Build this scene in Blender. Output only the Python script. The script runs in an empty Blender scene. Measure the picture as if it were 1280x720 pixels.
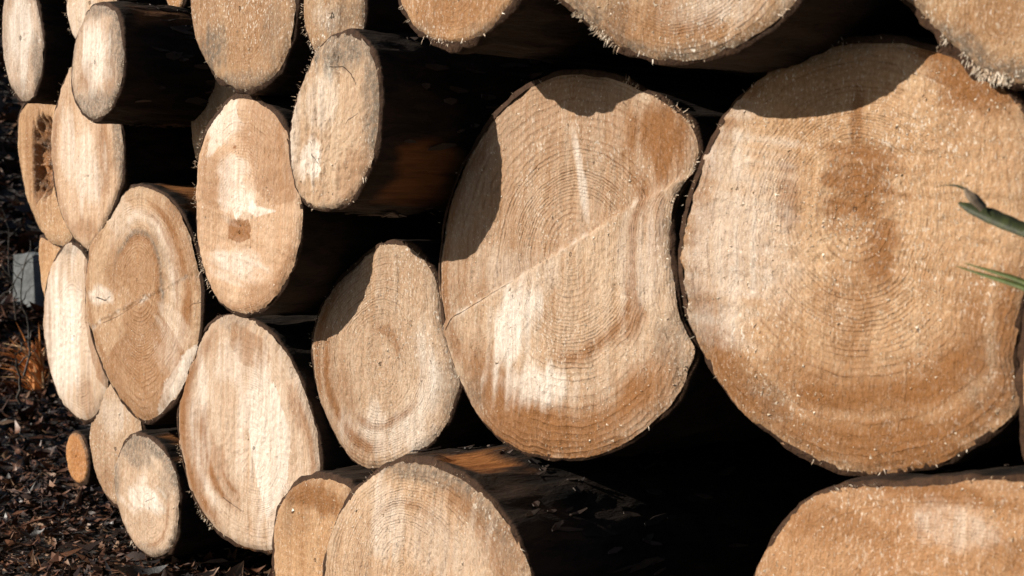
import bpy, math, random
import numpy as np
from mathutils import Vector, Matrix

# ------------------------------------------------------------------ camera, sky, sun, exposure
scene = bpy.context.scene
COL = scene.collection
W_PX, H_PX, F_PX = 1280.0, 720.0, 1950.0
CAM = np.array((0.0, -1.3, 0.62))
YAW, PITCH = math.radians(50.0), math.radians(2.6)

cam_data = bpy.data.cameras.new("camera")
cam = bpy.data.objects.new("camera", cam_data)
COL.objects.link(cam)
cam.location = CAM
cam.rotation_euler = (math.radians(90) - PITCH, 0, YAW)
cam_data.sensor_width = 36.0
cam_data.lens = F_PX / W_PX * 36.0
cam_data.clip_start, cam_data.clip_end = 0.02, 500.0
cam_data.dof.use_dof = True
cam_data.dof.focus_distance = 2.3
cam_data.dof.aperture_fstop = 10.5
scene.camera = cam
RM = np.array(cam.rotation_euler.to_matrix())

SX, SZ = 0.62, 0.55                      # sun travels along (SX, 1, -SZ)
sun_dir = Vector((SX, 1.0, -SZ)).normalized()
world = bpy.data.worlds.new("World")
scene.world = world
world.use_nodes = True
wn = world.node_tree.nodes
sky = wn.new("ShaderNodeTexSky")
sky.sky_type = 'NISHITA'
sky.sun_disc = False
sky.sun_elevation = math.asin(-sun_dir.z)
sky.sun_rotation = math.atan2(-sun_dir.x, -sun_dir.y)
world.node_tree.links.new(sky.outputs[0], wn["Background"].inputs[0])
wn["Background"].inputs[1].default_value = 0.05
sl = bpy.data.lights.new("sun", 'SUN')
sl.energy = 5.0
sl.angle = math.radians(0.5)
sl.color = (1.0, 0.92, 0.81)
sun = bpy.data.objects.new("sun", sl)
COL.objects.link(sun)
sun.rotation_euler = sun_dir.to_track_quat('-Z', 'Y').to_euler()
sun.location = (-4, -6, 5)
scene.view_settings.view_transform = 'Standard'
scene.view_settings.look = 'None'
scene.view_settings.exposure = 0.48
scene.view_settings.gamma = 1.0
scene.view_settings.use_curve_mapping = False

# ------------------------------------------------------------------ helpers
rng = np.random.default_rng(7)


def ray(px, py):
    d = RM @ np.array(((px - W_PX / 2) / F_PX, -(py - H_PX / 2) / F_PX, -1.0))
    return d


def at(px, py, p, tilt=(0, 0), c=None):
    """point of the cut plane y = -p (+ tilt) that is seen at that place of the photograph"""
    d = ray(px, py)
    a, b = tilt
    cx, cz = c if c is not None else (0, 0)
    # CAM.y + t d.y = -p + a (CAM.x + t d.x - cx) + b (CAM.z + t d.z - cz)
    t = (-p + a * (CAM[0] - cx) + b * (CAM[2] - cz) - CAM[1]) / (d[1] - a * d[0] - b * d[2])
    return CAM + t * d


def _hash(ix, iy, iz, seed):
    h = (ix.astype(np.int64) * 374761393 + iy.astype(np.int64) * 668265263 + iz.astype(np.int64) * 2147483647 + seed * 974711)
    h = (h ^ (h >> 13)) * 1274126177
    h = h & 0x7fffffff
    h = (h ^ (h >> 15)) * 2246822519
    return ((h >> 8) & 0xffff) / 65535.0


def vnoise(x, y, z, seed=0):
    x, y, z = np.broadcast_arrays(np.asarray(x, float), np.asarray(y, float), np.asarray(z, float))
    ix, iy, iz = np.floor(x), np.floor(y), np.floor(z)
    fx, fy, fz = x - ix, y - iy, z - iz
    fx, fy, fz = [f * f * (3 - 2 * f) for f in (fx, fy, fz)]
    r = 0
    for a in (0, 1):
        for b in (0, 1):
            for c in (0, 1):
                w = (fx if a else 1 - fx) * (fy if b else 1 - fy) * (fz if c else 1 - fz)
                r = r + w * _hash(ix + a, iy + b, iz + c, seed)
    return r * 2 - 1


def fbm(x, y, z, seed=0, o=4):
    r, a, f = 0, 0.5, 1.0
    for i in range(o):
        r = r + a * vnoise(x * f, y * f, z * f, seed + i * 17)
        a *= 0.5
        f *= 2.03
    return r


def mesh_np(name, verts, faces, mat, parent=None, smooth=True, attrs=None, loc=None):
    """faces: (n,3) or (n,4) int array, or list of such arrays"""
    fl = faces if isinstance(faces, list) else [faces]
    me = bpy.data.meshes.new(name)
    v = np.asarray(verts, np.float32)
    if loc is not None:
        v = v - np.asarray(loc, np.float32)
    nv = len(v)
    loops = np.concatenate([f.reshape(-1) for f in fl]).astype(np.int32)
    counts = np.concatenate([np.full(len(f), f.shape[1], np.int32) for f in fl])
    starts = np.concatenate(([0], np.cumsum(counts)[:-1])).astype(np.int32)
    me.vertices.add(nv)
    me.vertices.foreach_set("co", v.reshape(-1))
    me.loops.add(len(loops))
    me.loops.foreach_set("vertex_index", loops)
    me.polygons.add(len(counts))
    me.polygons.foreach_set("loop_start", starts)
    me.polygons.foreach_set("use_smooth", np.full(len(counts), smooth, bool))
    me.update(calc_edges=True)
    me.validate()
    if attrs:
        for k, a in attrs.items():
            at_ = me.attributes.new(k, 'FLOAT', 'POINT')
            at_.data.foreach_set("value", np.asarray(a, np.float32))
    me.materials.append(mat)
    o = bpy.data.objects.new(name, me)
    COL.objects.link(o)
    if parent is not None:
        o.parent = parent
    return o


def tag(o, label=None, cat=None, group=None, kind=None):
    if label: o["label"] = label
    if cat: o["category"] = cat
    if group: o["group"] = group
    if kind: o["kind"] = kind
    return o


def empty(name, loc):
    o = bpy.data.objects.new(name, None)
    o.location = loc
    o.empty_display_size = 0.05
    COL.objects.link(o)
    return o


class NT:
    """small node-tree writer"""
    def __init__(self, name):
        self.m = bpy.data.materials.new(name)
        self.m.use_nodes = True
        self.t = self.m.node_tree
        self.b = self.t.nodes["Principled BSDF"]
        self.out = self.t.nodes["Material Output"]

    def n(self, typ, **kw):
        nd = self.t.nodes.new(typ)
        for k, v in kw.items():
            setattr(nd, k, v)
        return nd

    def link(self, a, b):
        self.t.links.new(a, b)

    def put(self, sock, v):
        if hasattr(v, "is_linked") or hasattr(v, "links"):
            self.link(v, sock)
        else:
            sock.default_value = v

    def math(self, op, a, b=None, c=None, clamp=False):
        nd = self.n("ShaderNodeMath", operation=op, use_clamp=clamp)
        self.put(nd.inputs[0], a)
        if b is not None: self.put(nd.inputs[1], b)
        if c is not None: self.put(nd.inputs[2], c)
        return nd.outputs[0]

    def mix(self, f, a, b, blend='MIX'):
        nd = self.n("ShaderNodeMix", data_type='RGBA', blend_type=blend)
        self.put(nd.inputs[0], f)
        self.put(nd.inputs[6], a if hasattr(a, "links") else tuple(a) + (1,))
        self.put(nd.inputs[7], b if hasattr(b, "links") else tuple(b) + (1,))
        return nd.outputs[2]

    def attr(self, name):
        return self.n("ShaderNodeAttribute", attribute_name=name).outputs["Fac"]

    def noise(self, vec, scale, detail=4, rough=0.55, dist=0.0):
        nd = self.n("ShaderNodeTexNoise")
        self.link(vec, nd.inputs["Vector"])
        nd.inputs["Scale"].default_value = scale
        nd.inputs["Detail"].default_value = detail
        nd.inputs["Roughness"].default_value = rough
        nd.inputs["Distortion"].default_value = dist
        return nd.outputs[0]

    def ramp(self, f, stops):
        nd = self.n("ShaderNodeValToRGB")
        e = nd.color_ramp.elements
        while len(e) < len(stops):
            e.new(0.5)
        for el, (p, c) in zip(e, stops):
            el.position = p
            el.color = (c, c, c, 1) if not isinstance(c, tuple) else tuple(c) + (1,)
        self.link(f, nd.inputs[0])
        return nd.outputs[0]

    def mapping(self, vec, rot=(0, 0, 0), scale=(1, 1, 1), loc=(0, 0, 0)):
        nd = self.n("ShaderNodeMapping")
        self.link(vec, nd.inputs[0])
        nd.inputs["Location"].default_value = loc
        nd.inputs["Rotation"].default_value = rot
        nd.inputs["Scale"].default_value = scale
        return nd.outputs[0]

    def bump(self, h, strength, dist, normal=None):
        nd = self.n("ShaderNodeBump")
        nd.inputs["Strength"].default_value = strength
        nd.inputs["Distance"].default_value = dist
        self.link(h, nd.inputs["Height"])
        if normal is not None:
            self.link(normal, nd.inputs["Normal"])
        return nd.outputs[0]


# ------------------------------------------------------------------ materials
def wood_material(seed, tint=(1, 1, 1), ring_mm=4.5, ring_vis=0.6, saw=0.0, saw_amt=0.35, heart=0.35,
                  rough=0.52, grain=1.0, edge_grey=0.3, cracks=()):
    m = NT("cut_wood")
    co = m.n("ShaderNodeTexCoord").outputs["Object"]
    co = m.mapping(co, loc=(seed * 1.37, seed * 0.71, seed * 2.13))
    ring = m.attr("ring")
    tt = m.attr("radial")
    wob = m.noise(co, 9, 3)
    ringw = m.math('ADD', ring, m.math('MULTIPLY', m.math('SUBTRACT', wob, 0.5), 0.014))
    ringw = m.math('ADD', ringw, m.math('MULTIPLY', m.math('SUBTRACT', m.noise(co, 45, 3), 0.5), 0.003))
    # ring spacing varies from the pith outward
    sp = m.math('DIVIDE', ringw, ring_mm / 1000.0)
    sp = m.math('ADD', sp, m.math('MULTIPLY', m.math('SINE', m.math('MULTIPLY', ringw, 55.0)), 1.6))
    fr = m.math('FRACT', sp)
    line = m.ramp(fr, [(0.0, 0.35), (0.28, 0.0), (0.52, 0.15), (0.84, 1.0), (1.0, 0.35)])
    # each ring has its own strength
    idx = m.math('FLOOR', sp)
    cmb = m.n("ShaderNodeCombineXYZ")
    m.link(idx, cmb.inputs[0])
    wn_ = m.n("ShaderNodeTexWhiteNoise", noise_dimensions='1D')
    m.link(m.math('ADD', idx, seed * 13.0), wn_.inputs["W"])
    rs = m.math('MULTIPLY_ADD', wn_.outputs[0], 0.8, 0.3)
    vis = m.ramp(m.noise(co, 5.5, 3, 0.6), [(0.34, 0.22), (0.56, 1.0)])
    vis = m.math('MULTIPLY_ADD', vis, ring_vis, m.math('MULTIPLY', m.attr("stain"), 0.6 * ring_vis))
    vis = m.math('MULTIPLY', vis, m.ramp(tt, [(0.0, 0.1), (0.22, 1.0)]))
    vis = m.math('MULTIPLY', vis, m.ramp(m.noise(co, 24, 4, 0.65), [(0.36, 0.35), (0.58, 1.0)]))
    rfac = m.math('MULTIPLY', m.math('MULTIPLY', line, rs), vis, clamp=True)

    early = (0.53 * tint[0], 0.356 * tint[1], 0.218 * tint[2])
    late = (0.22 * tint[0], 0.102 * tint[1], 0.036 * tint[2])
    hcol = (0.41 * tint[0], 0.235 * tint[1], 0.115 * tint[2])
    bl = m.ramp(m.noise(co, 7, 4, 0.6, 0.6), [(0.3, 0.0), (0.7, 1.0)])
    base = m.mix(m.math('MULTIPLY', bl, 0.9), early, (0.36 * tint[0], 0.200 * tint[1], 0.094 * tint[2]))
    bl2 = m.ramp(m.noise(m.mapping(co, rot=(0, saw, 0), scale=(2.2, 1, 0.8)), 7, 5, 0.62, 0.4), [(0.52, 0.0), (0.72, 1.0)])
    base = m.mix(m.math('MULTIPLY', bl2, 0.42), base, (0.25 * tint[0], 0.125 * tint[1], 0.052 * tint[2]))
    bl3 = m.ramp(m.noise(m.mapping(co, rot=(0, saw, 0), scale=(1.8, 1, 0.8), loc=(4, 2, 7)), 8, 5, 0.62, 0.4), [(0.54, 0.0), (0.72, 1.0)])
    base = m.mix(m.math('MULTIPLY', bl3, 0.6), base, (0.68 * tint[0], 0.52 * tint[1], 0.36 * tint[2]))
    hz = m.ramp(m.math('ADD', tt, m.math('MULTIPLY', m.math('SUBTRACT', m.noise(co, 11, 3), 0.5), 0.25)),
                [(0.0, 1.0), (0.42, 0.8), (0.58, 0.0)])
    base = m.mix(m.math('MULTIPLY', hz, heart), base, hcol)
    base = m.mix(rfac, base, late)
    # saw strokes, wood fibre combed one way
    sv = m.mapping(co, rot=(0, saw, 0), scale=(95, 30, 5))
    st = m.noise(sv, 1.0, 4, 0.62)
    stc = m.ramp(st, [(0.3, 0.0), (0.7, 1.0)])
    base = m.mix(m.math('MULTIPLY', stc, saw_amt), base, (0.63 * tint[0], 0.50 * tint[1], 0.37 * tint[2]))
    sv2 = m.mapping(co, rot=(0, saw + 0.1, 0), scale=(160, 30, 9))
    st2 = m.noise(sv2, 1.0, 3, 0.6)
    base = m.mix(m.math('MULTIPLY', m.ramp(st2, [(0.55, 0.0), (0.78, 1.0)]), saw_amt * 0.9), base,
                 (0.27 * tint[0], 0.155 * tint[1], 0.075 * tint[2]))
    # authored marks: brown resin, grey weathering, pale torn fibre with sun glare painted in, rot
    base = m.mix(m.math('MULTIPLY', m.attr("stain"), 0.85), base, (0.20, 0.080, 0.022))
    speck = m.ramp(m.noise(co, 120, 4, 0.7), [(0.38, 0.45), (0.58, 1.0)])
    eg = m.ramp(m.math('ADD', tt, m.math('MULTIPLY', m.math('SUBTRACT', m.noise(co, 13, 5, 0.65), 0.5), 0.38)),
                [(0.86, 0.0), (1.05, 1.0)])
    gf = m.math('MULTIPLY', m.math('ADD', m.attr("grey"), m.math('MULTIPLY', eg, edge_grey), clamp=True), speck)
    base = m.mix(m.math('MULTIPLY', gf, 0.9), base, (0.125, 0.100, 0.077))
    wf = m.math('MULTIPLY', m.attr("pale"), m.ramp(m.noise(sv, 0.8, 5, 0.7), [(0.3, 0.25), (0.62, 1.0)]))
    base = m.mix(m.math('MULTIPLY', wf, 0.9, clamp=True), base, (0.82, 0.74, 0.645))
    base = m.mix(m.attr("rot"), base, m.mix(m.ramp(m.noise(co, 28, 4), [(0.36, 0.0), (0.60, 1.0)]), (0.025, 0.011, 0.005), (0.36, 0.145, 0.04)))
    # fine fibre speckle, at two sizes; bright flecks also paint glints into the colour
    fv = m.mapping(co, rot=(0, saw, 0), scale=(1.0, 1.0, 0.55))
    fine = m.noise(fv, 300, 3, 0.7)
    base = m.mix(m.math('MULTIPLY', m.ramp(fine, [(0.52, 0.0), (0.70, 1.0)]), 0.42 * grain, clamp=True), base, (0.25, 0.125, 0.048))
    base = m.mix(m.math('MULTIPLY', m.ramp(fine, [(0.28, 1.0), (0.46, 0.0)]), 0.36 * grain, clamp=True), base, (0.80, 0.68, 0.53))
    base = m.mix(m.math('MULTIPLY', m.attr("stain"), 0.55), base, (0.26, 0.108, 0.032))
    clump = m.ramp(m.noise(co, 10, 4, 0.65), [(0.42, 0.0), (0.66, 1.0)])
    fleck_glint = m.ramp(m.noise(fv, 330, 2, 0.5), [(0.60, 0.0), (0.66, 1.0)])
    fleck_glint = m.math('MULTIPLY', m.math('MULTIPLY', fleck_glint, clump), min(1.0, 0.6 * grain * grain))
    fleck_glint = m.math('MULTIPLY', fleck_glint, m.math('SUBTRACT', 1.0, m.math('MULTIPLY', m.attr("stain"), 0.7)))
    base = m.mix(fleck_glint, base, (0.88, 0.81, 0.70))
    # small dark specks of dirt
    dirt = m.ramp(m.noise(co, 75, 5, 0.75), [(0.70, 0.0), (0.76, 1.0)])
    base = m.mix(m.math('MULTIPLY', dirt, 0.6), base, (0.07, 0.042, 0.024))
    # drying cracks: segments in the cut plane
    ck = None
    if cracks:
        sep = m.n("ShaderNodeSeparateXYZ")
        wv = m.n("ShaderNodeVectorMath", operation='ADD')
        nz = m.n("ShaderNodeTexNoise")
        m.link(m.n("ShaderNodeTexCoord").outputs["Object"], wv.inputs[0])
        m.link(co, nz.inputs["Vector"])
        nz.inputs["Scale"].default_value = 60
        vm = m.n("ShaderNodeVectorMath", operation='MULTIPLY_ADD')
        m.link(nz.outputs["Color"], vm.inputs[0])
        vm.inputs[1].default_value = (0.003, 0, 0.003)
        vm.inputs[2].default_value = (-0.0015, 0, -0.0015)
        m.link(vm.outputs[0], wv.inputs[1])
        m.link(wv.outputs[0], sep.inputs[0])
        X, Z = sep.outputs[0], sep.outputs[2]
        for (x0, z0, x1, z1, w0, w1) in cracks:
            dx, dz = x1 - x0, z1 - z0
            L2 = dx * dx + dz * dz
            px = m.math('SUBTRACT', X, x0)
            pz = m.math('SUBTRACT', Z, z0)
            t = m.math('DIVIDE', m.math('ADD', m.math('MULTIPLY', px, dx), m.math('MULTIPLY', pz, dz)), L2, clamp=True)
            ex = m.math('SUBTRACT', px, m.math('MULTIPLY', t, dx))
            ez = m.math('SUBTRACT', pz, m.math('MULTIPLY', t, dz))
            d = m.math('SQRT', m.math('ADD', m.math('MULTIPLY', ex, ex), m.math('MULTIPLY', ez, ez)))
            wd = m.math('MULTIPLY_ADD', t, w1 - w0, w0)
            c = m.math('SUBTRACT', 1.0, m.math('DIVIDE', d, wd), clamp=True)
            ck = c if ck is None else m.math('MAXIMUM', ck, c)
        base = m.mix(m.math('MULTIPLY', m.math('POWER', ck, 0.8), 0.7), base, (0.06, 0.03, 0.014))
    m.link(base, m.b.inputs["Base Color"])
    rv = m.ramp(m.noise(co, 30, 4, 0.6), [(0.3, rough - 0.14), (0.7, rough + 0.10)])
    rv = m.math('SUBTRACT', rv, m.math('MULTIPLY', m.math('MAXIMUM', wf, fleck_glint), 0.18))
    m.link(m.math('MAXIMUM', rv, 0.28), m.b.inputs["Roughness"])
    m.link(m.math('MULTIPLY_ADD', m.math('MAXIMUM', wf, fleck_glint), 0.5, 0.14), m.b.inputs["Specular IOR Level"])
    # relief
    h1 = m.noise(fv, 170, 5, 0.75)
    n1 = m.bump(h1, 1.0, 0.0042 * grain)
    n1 = m.bump(m.noise(co, 620, 2, 0.6), 0.8 * grain, 0.0012, n1)
    n2 = m.bump(st, 0.7, 0.0030, n1)
    n3 = m.bump(m.math('MULTIPLY', rfac, -1.0), 0.8, 0.0013, n2)
    if ck is not None:
        n3 = m.bump(m.math('MULTIPLY', ck, -1.0), 1.0, 0.004, n3)
    m.link(n3, m.b.inputs["Normal"])
    return m.m


def bark_material():
    m = NT("bark")
    co = m.n("ShaderNodeTexCoord").outputs["Object"]
    sv = m.mapping(co, scale=(1, 0.28, 1))
    a = m.noise(sv, 45, 6, 0.68, 0.5)
    b = m.noise(sv, 12, 4)
    base = m.mix(m.ramp(a, [(0.35, 0.0), (0.68, 1.0)]), (0.006, 0.0045, 0.0035), (0.034, 0.021, 0.014))
    base = m.mix(m.ramp(b, [(0.58, 0.0), (0.74, 0.35)]), base, (0.055, 0.045, 0.037))
    fib = m.noise(m.mapping(co, scale=(150, 6, 150)), 1.0, 4, 0.6)
    wood = m.mix(m.ramp(fib, [(0.3, 0.0), (0.7, 1.0)]), (0.14, 0.045, 0.010), (0.36, 0.15, 0.045))
    base = m.mix(m.attr("bare"), base, wood)
    m.link(base, m.b.inputs["Base Color"])
    m.b.inputs["Roughness"].default_value = 0.8
    m.b.inputs["Specular IOR Level"].default_value = 0.2
    n1 = m.bump(a, 0.9, 0.008)
    n2 = m.bump(m.noise(sv, 160, 4, 0.7), 0.6, 0.003, n1)
    m.link(n2, m.b.inputs["Normal"])
    return m.m


def fibre_material(name, c0, c1, rough=0.6):
    m = NT(name)
    g = m.n("ShaderNodeNewGeometry").outputs["Random Per Island"]
    m.link(m.mix(g, c0, c1), m.b.inputs["Base Color"])
    m.b.inputs["Roughness"].default_value = rough
    return m.m


MAT_BARK = bark_material()
MAT_FIBRE = fibre_material("torn_fibre", (0.40, 0.26, 0.15), (0.80, 0.70, 0.56), 0.5)
MAT_FLAKE = fibre_material("bark_flakes", (0.010, 0.007, 0.006), (0.085, 0.055, 0.040), 0.65)


def litter_material():
    m = NT("leaf_litter")
    m.b.inputs['Specular IOR Level'].default_value = 0.35
    g = m.n("ShaderNodeNewGeometry").outputs["Random Per Island"]
    nd = m.n("ShaderNodeValToRGB")
    e = nd.color_ramp.elements
    cols = [(0.0, (0.006, 0.004, 0.004)), (0.32, (0.028, 0.012, 0.007)), (0.56, (0.105, 0.042, 0.021)),
            (0.86, (0.23, 0.095, 0.045)), (1.0, (0.42, 0.26, 0.16))]
    while len(e) < len(cols): e.new(0.5)
    for el, (p, c) in zip(e, cols):
        el.position = p
        el.color = c + (1,)
    m.link(g, nd.inputs[0])
    co = m.n("ShaderNodeTexCoord").outputs["Object"]
    m.link(m.mix(m.math('MULTIPLY', m.noise(co, 160, 4), 0.8), nd.outputs[0], (0.004, 0.003, 0.003)), m.b.inputs["Base Color"])
    rr = m.math('FRACT', m.math('MULTIPLY', g, 17.3))
    m.link(m.math('MULTIPLY_ADD', rr, 0.35, 0.38), m.b.inputs["Roughness"])
    m.link(m.bump(m.noise(co, 300, 3), 0.5, 0.001), m.b.inputs["Normal"])
    return m.m


MAT_LITTER = litter_material()


def ground_material():
    m = NT("dark_soil")
    co = m.n("ShaderNodeTexCoord").outputs["Object"]
    a = m.noise(co, 26, 6, 0.7)
    b = m.noise(co, 2.2, 4)
    base = m.mix(m.ramp(a, [(0.35, 0.0), (0.7, 1.0)]), (0.005, 0.004, 0.003), (0.034, 0.019, 0.012))
    base = m.mix(m.math('MULTIPLY', b, 0.4), base, (0.014, 0.010, 0.008))
    v = m.n("ShaderNodeTexVoronoi")
    m.link(co, v.inputs["Vector"])
    v.inputs["Scale"].default_value = 34
    m.link(base, m.b.inputs["Base Color"])
    m.b.inputs["Roughness"].default_value = 0.7
    n1 = m.bump(a, 1.0, 0.03)
    m.link(m.bump(v.outputs[0], 0.8, 0.02, n1), m.b.inputs["Normal"])
    return m.m


# ------------------------------------------------------------------ ground: flat by the pile, a leafy bank rising to the left
BANK_DIR = np.array((-math.sin(math.radians(66)), math.cos(math.radians(66))))


def ground_z(x, y):
    x, y = np.asarray(x, float), np.asarray(y, float)
    d = x * BANK_DIR[0] + (y + 1.3) * BANK_DIR[1]
    t = np.clip((d - 4.2) / 9.0, 0, 1)
    z = 3.6 * t * t * (3 - 2 * t)
    return z + 0.035 * fbm(x * 1.3, y * 1.3, 0 * x, 5, 3) + 0.015 * fbm(x * 6, y * 6, 0 * x, 8, 3) * np.clip(d - 1.0, 0, 1)


def ground_at(px, py):
    d = ray(px, py)
    t, last = 0.5, None
    while t < 60:
        p = CAM + d * t
        if p[2] < ground_z(p[0], p[1]):
            return p
        t += 0.02
    return CAM + d * 60


def axis(fine0, fine1, step, far, ratio=1.25):
    a = list(np.arange(fine0, fine1 + 1e-6, step))
    s = step
    while a[-1] < far:
        s *= ratio
        a.append(a[-1] + s)
    s, b = step, [fine0]
    while b[-1] > -far:
        s *= ratio
        b.append(b[-1] - s)
    return np.array(b[:0:-1] + a)


gx = axis(-12, 1.5, 0.06, 220)
gy = axis(-2.5, 6.5, 0.06, 220)
GX, GY = np.meshgrid(gx, gy, indexing='ij')
GV = np.stack([GX, GY, ground_z(GX, GY)], -1).reshape(-1, 3)
ni, nj = GX.shape
I, J = np.meshgrid(np.arange(ni - 1), np.arange(nj - 1), indexing='ij')
q = (I * nj + J).reshape(-1)
GF = np.stack([q, q + nj, q + nj + 1, q + 1], -1)
ground = mesh_np("ground", GV, GF, ground_material())
tag(ground, kind="structure")

# ------------------------------------------------------------------ logs
LOGS = []
BLOBS = ("stain", "grey", "pale", "rot")


def closed_spline(P, n):
    """closed Catmull-Rom through P, resampled evenly by arc length"""
    P = np.asarray(P, float)
    k = len(P)
    out = []
    for i in range(k):
        p0, p1, p2, p3 = P[i - 1], P[i], P[(i + 1) % k], P[(i + 2) % k]
        for s in np.linspace(0, 1, 12, endpoint=False):
            out.append(0.5 * ((2 * p1) + (-p0 + p2) * s + (2 * p0 - 5 * p1 + 4 * p2 - p3) * s * s
                              + (-p0 + 3 * p1 - 3 * p2 + p3) * s ** 3))
    out = np.array(out + [out[0]])
    seg = np.r_[0, np.cumsum(np.linalg.norm(np.diff(out, axis=0), axis=1))]
    u = np.linspace(0, seg[-1], n, endpoint=False)
    return np.stack([np.interp(u, seg, out[:, c]) for c in range(out.shape[1])], -1)


def ell(cx, cy, rx, ry, rot=0.0, n=14, sq=1.0):
    a = np.linspace(0, 2 * np.pi, n, endpoint=False)
    c, s = np.cos(a), np.sin(a)
    x = np.sign(c) * np.abs(c) ** sq * rx
    y = np.sign(s) * np.abs(s) ** sq * ry
    r = math.radians(rot)
    return [(cx + xx * math.cos(r) - yy * math.sin(r), cy + xx * math.sin(r) + yy * math.cos(r)) for xx, yy in zip(x, y)]


def make_log(outline, p, label, pith=None, tilt=(0, 0), res=1.0, blobs=(), cracks=(), step=None, bark=0.004, rag=0.0012,
             length=3.2, splinter=0, crumbs=0, bare=(), cavity=None, scraps=0, bands=(), polys=(), splinter_where=None, group=None, rough_amp=0.0016, rise=0.0, **wood):
    seed = len(LOGS) + 1
    r = np.random.default_rng(seed * 101)
    c0 = at(*np.mean(np.asarray(outline, float), axis=0), p)
    cc = (c0[0], c0[2])
    P = np.array([at(x, y, p, tilt, cc) for x, y in outline])
    area = 0.5 * abs(np.sum(P[:, 0] * np.roll(P[:, 2], -1) - P[:, 2] * np.roll(P[:, 0], -1)))
    R = math.sqrt(area / math.pi)
    n = int(np.clip(2 * math.pi * R / 0.004 * res, 64, 420))
    O = closed_spline(P[:, (0, 2)], n)
    # orient counter-clockwise seen from the camera side (x right, z up)
    if np.sum(O[:, 0] * np.roll(O[:, 1], -1) - O[:, 1] * np.roll(O[:, 0], -1)) < 0:
        O = O[::-1]
    ctr = O.mean(0)
    if pith is None:
        pc = ctr + r.normal(0, 0.06 * R, 2)
    else:
        q_ = at(*pith, p, tilt, cc)
        pc = np.array((q_[0], q_[2]))
    # ragged outline
    dirs = O - ctr
    dl = np.linalg.norm(dirs, axis=1, keepdims=True)
    dirs = dirs / dl
    rg = fbm(O[:, 0] * 38, O[:, 1] * 38, np.full(n, seed * 3.1), seed, 3) * rag * 2.2 + r.normal(0, rag * 0.22, n)
    O = O + dirs * rg[:, None]
    nr = int(np.clip(R / 0.004 * res, 20, 110))
    t = np.linspace(0, 1, nr + 1)[1:]
    ang = np.arctan2(O[:, 1] - pc[1], O[:, 0] - pc[0])
    rad = np.linalg.norm(O - pc, axis=1)
    rmin = rad.min()
    circ = np.stack([np.cos(ang), np.sin(ang)], -1) * rmin
    T = t[:, None, None]
    wgt = T ** 1.3
    off = T * (circ[None] * (1 - wgt) + (O - pc)[None] * wgt)
    XZ = (pc + off).reshape(-1, 2)
    XZ = np.vstack([pc[None], XZ])
    tt = np.r_[0, np.repeat(t, n)]
    ringc = tt * (rmin * 0.35 + R * 0.65)
    x, z = XZ[:, 0], XZ[:, 1]
    a, b = tilt
    yb = -p + a * (x - cc[0]) + b * (z - cc[1])
    # relief of the saw cut
    s_ang = wood.get("saw", 0.0)
    u = (x * math.cos(s_ang) + z * math.sin(s_ang))
    w_ = (-x * math.sin(s_ang) + z * math.cos(s_ang))
    d = rough_amp * (2.2 * fbm(x * 9, z * 9, np.full_like(x, seed), seed, 3)
                     + 1.1 * fbm(u * 90, w_ * 10, np.full_like(x, seed), seed + 5, 3)
                     + 0.8 * fbm(x * 160, z * 160, np.full_like(x, seed), seed + 9, 3))
    edge = np.clip((tt - 0.90) / 0.10, 0, 1)
    d = d - edge ** 2.5 * 0.008 * (0.7 + 0.6 * fbm(x * 30, z * 30, 0 * x, seed, 2))
    att = {k: np.zeros(len(x)) for k in BLOBS}
    if step:
        (ax, ay), (bx, by), hgt = step
        A, B = at(ax, ay, p, tilt, cc), at(bx, by, p, tilt, cc)
        dx, dz = B[0] - A[0], B[2] - A[2]
        L = math.hypot(dx, dz)
        sd = ((x - A[0]) * dz - (z - A[2]) * dx) / L + 0.006 * fbm(x * 30, z * 30, 0 * x, seed + 3, 3)
        d = d + hgt / (1 + np.exp(-sd / 0.0008)) - hgt / 2
        att["pale"] += 0.8 * np.exp(-(sd / 0.005) ** 2) * np.clip(2.2 * fbm(x * 70, z * 70, 0 * x, seed, 2), 0, 1)
    nb = 0.6 * fbm(x * 22, z * 22, np.full_like(x, seed * 1.7), seed + 21, 4) + 0.7 * fbm(u * 85, w_ * 11, np.full_like(x, seed), seed + 23, 3)
    for bl in blobs:
        k, bx, by, rx, ry = bl[:5]
        stg = bl[5] if len(bl) > 5 else 0.8
        rot = math.radians(bl[6]) if len(bl) > 6 else 0
        C = at(bx, by, p, tilt, cc)
        ex, ey = at(bx + 10, by, p, tilt, cc), at(bx, by - 10, p, tilt, cc)
        sx_, sz_ = (ex[0] - C[0]) / 10, (ey[2] - C[2]) / 10
        lx, lz = (x - C[0]) / sx_, -(z - C[2]) / sz_          # in photo-pixel units on the face
        gx_ = (lx * math.cos(rot) + lz * math.sin(rot)) / rx
        gy_ = (-lx * math.sin(rot) + lz * math.cos(rot)) / ry
        dd = np.sqrt(gx_ ** 2 + gy_ ** 2) + nb * 0.9
        att[k] = np.maximum(att[k], stg * np.clip((1.15 - dd) / 0.55, 0, 1))
    angd = np.degrees(np.arctan2(z - pc[1], x - pc[0]))
    for (k, tc, tw, ac, aw, stg) in bands:
        da = np.abs((angd - ac + 180) % 360 - 180)
        prof = np.exp(-((tt + 0.05 * fbm(x * 12, z * 12, 0 * x, seed + 31, 3) - tc) / tw) ** 2) * np.clip((aw - da) / (0.45 * aw), 0, 1)
        att[k] = np.maximum(att[k], stg * np.clip(prof * (1.0 + 0.9 * nb), 0, 1))
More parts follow.
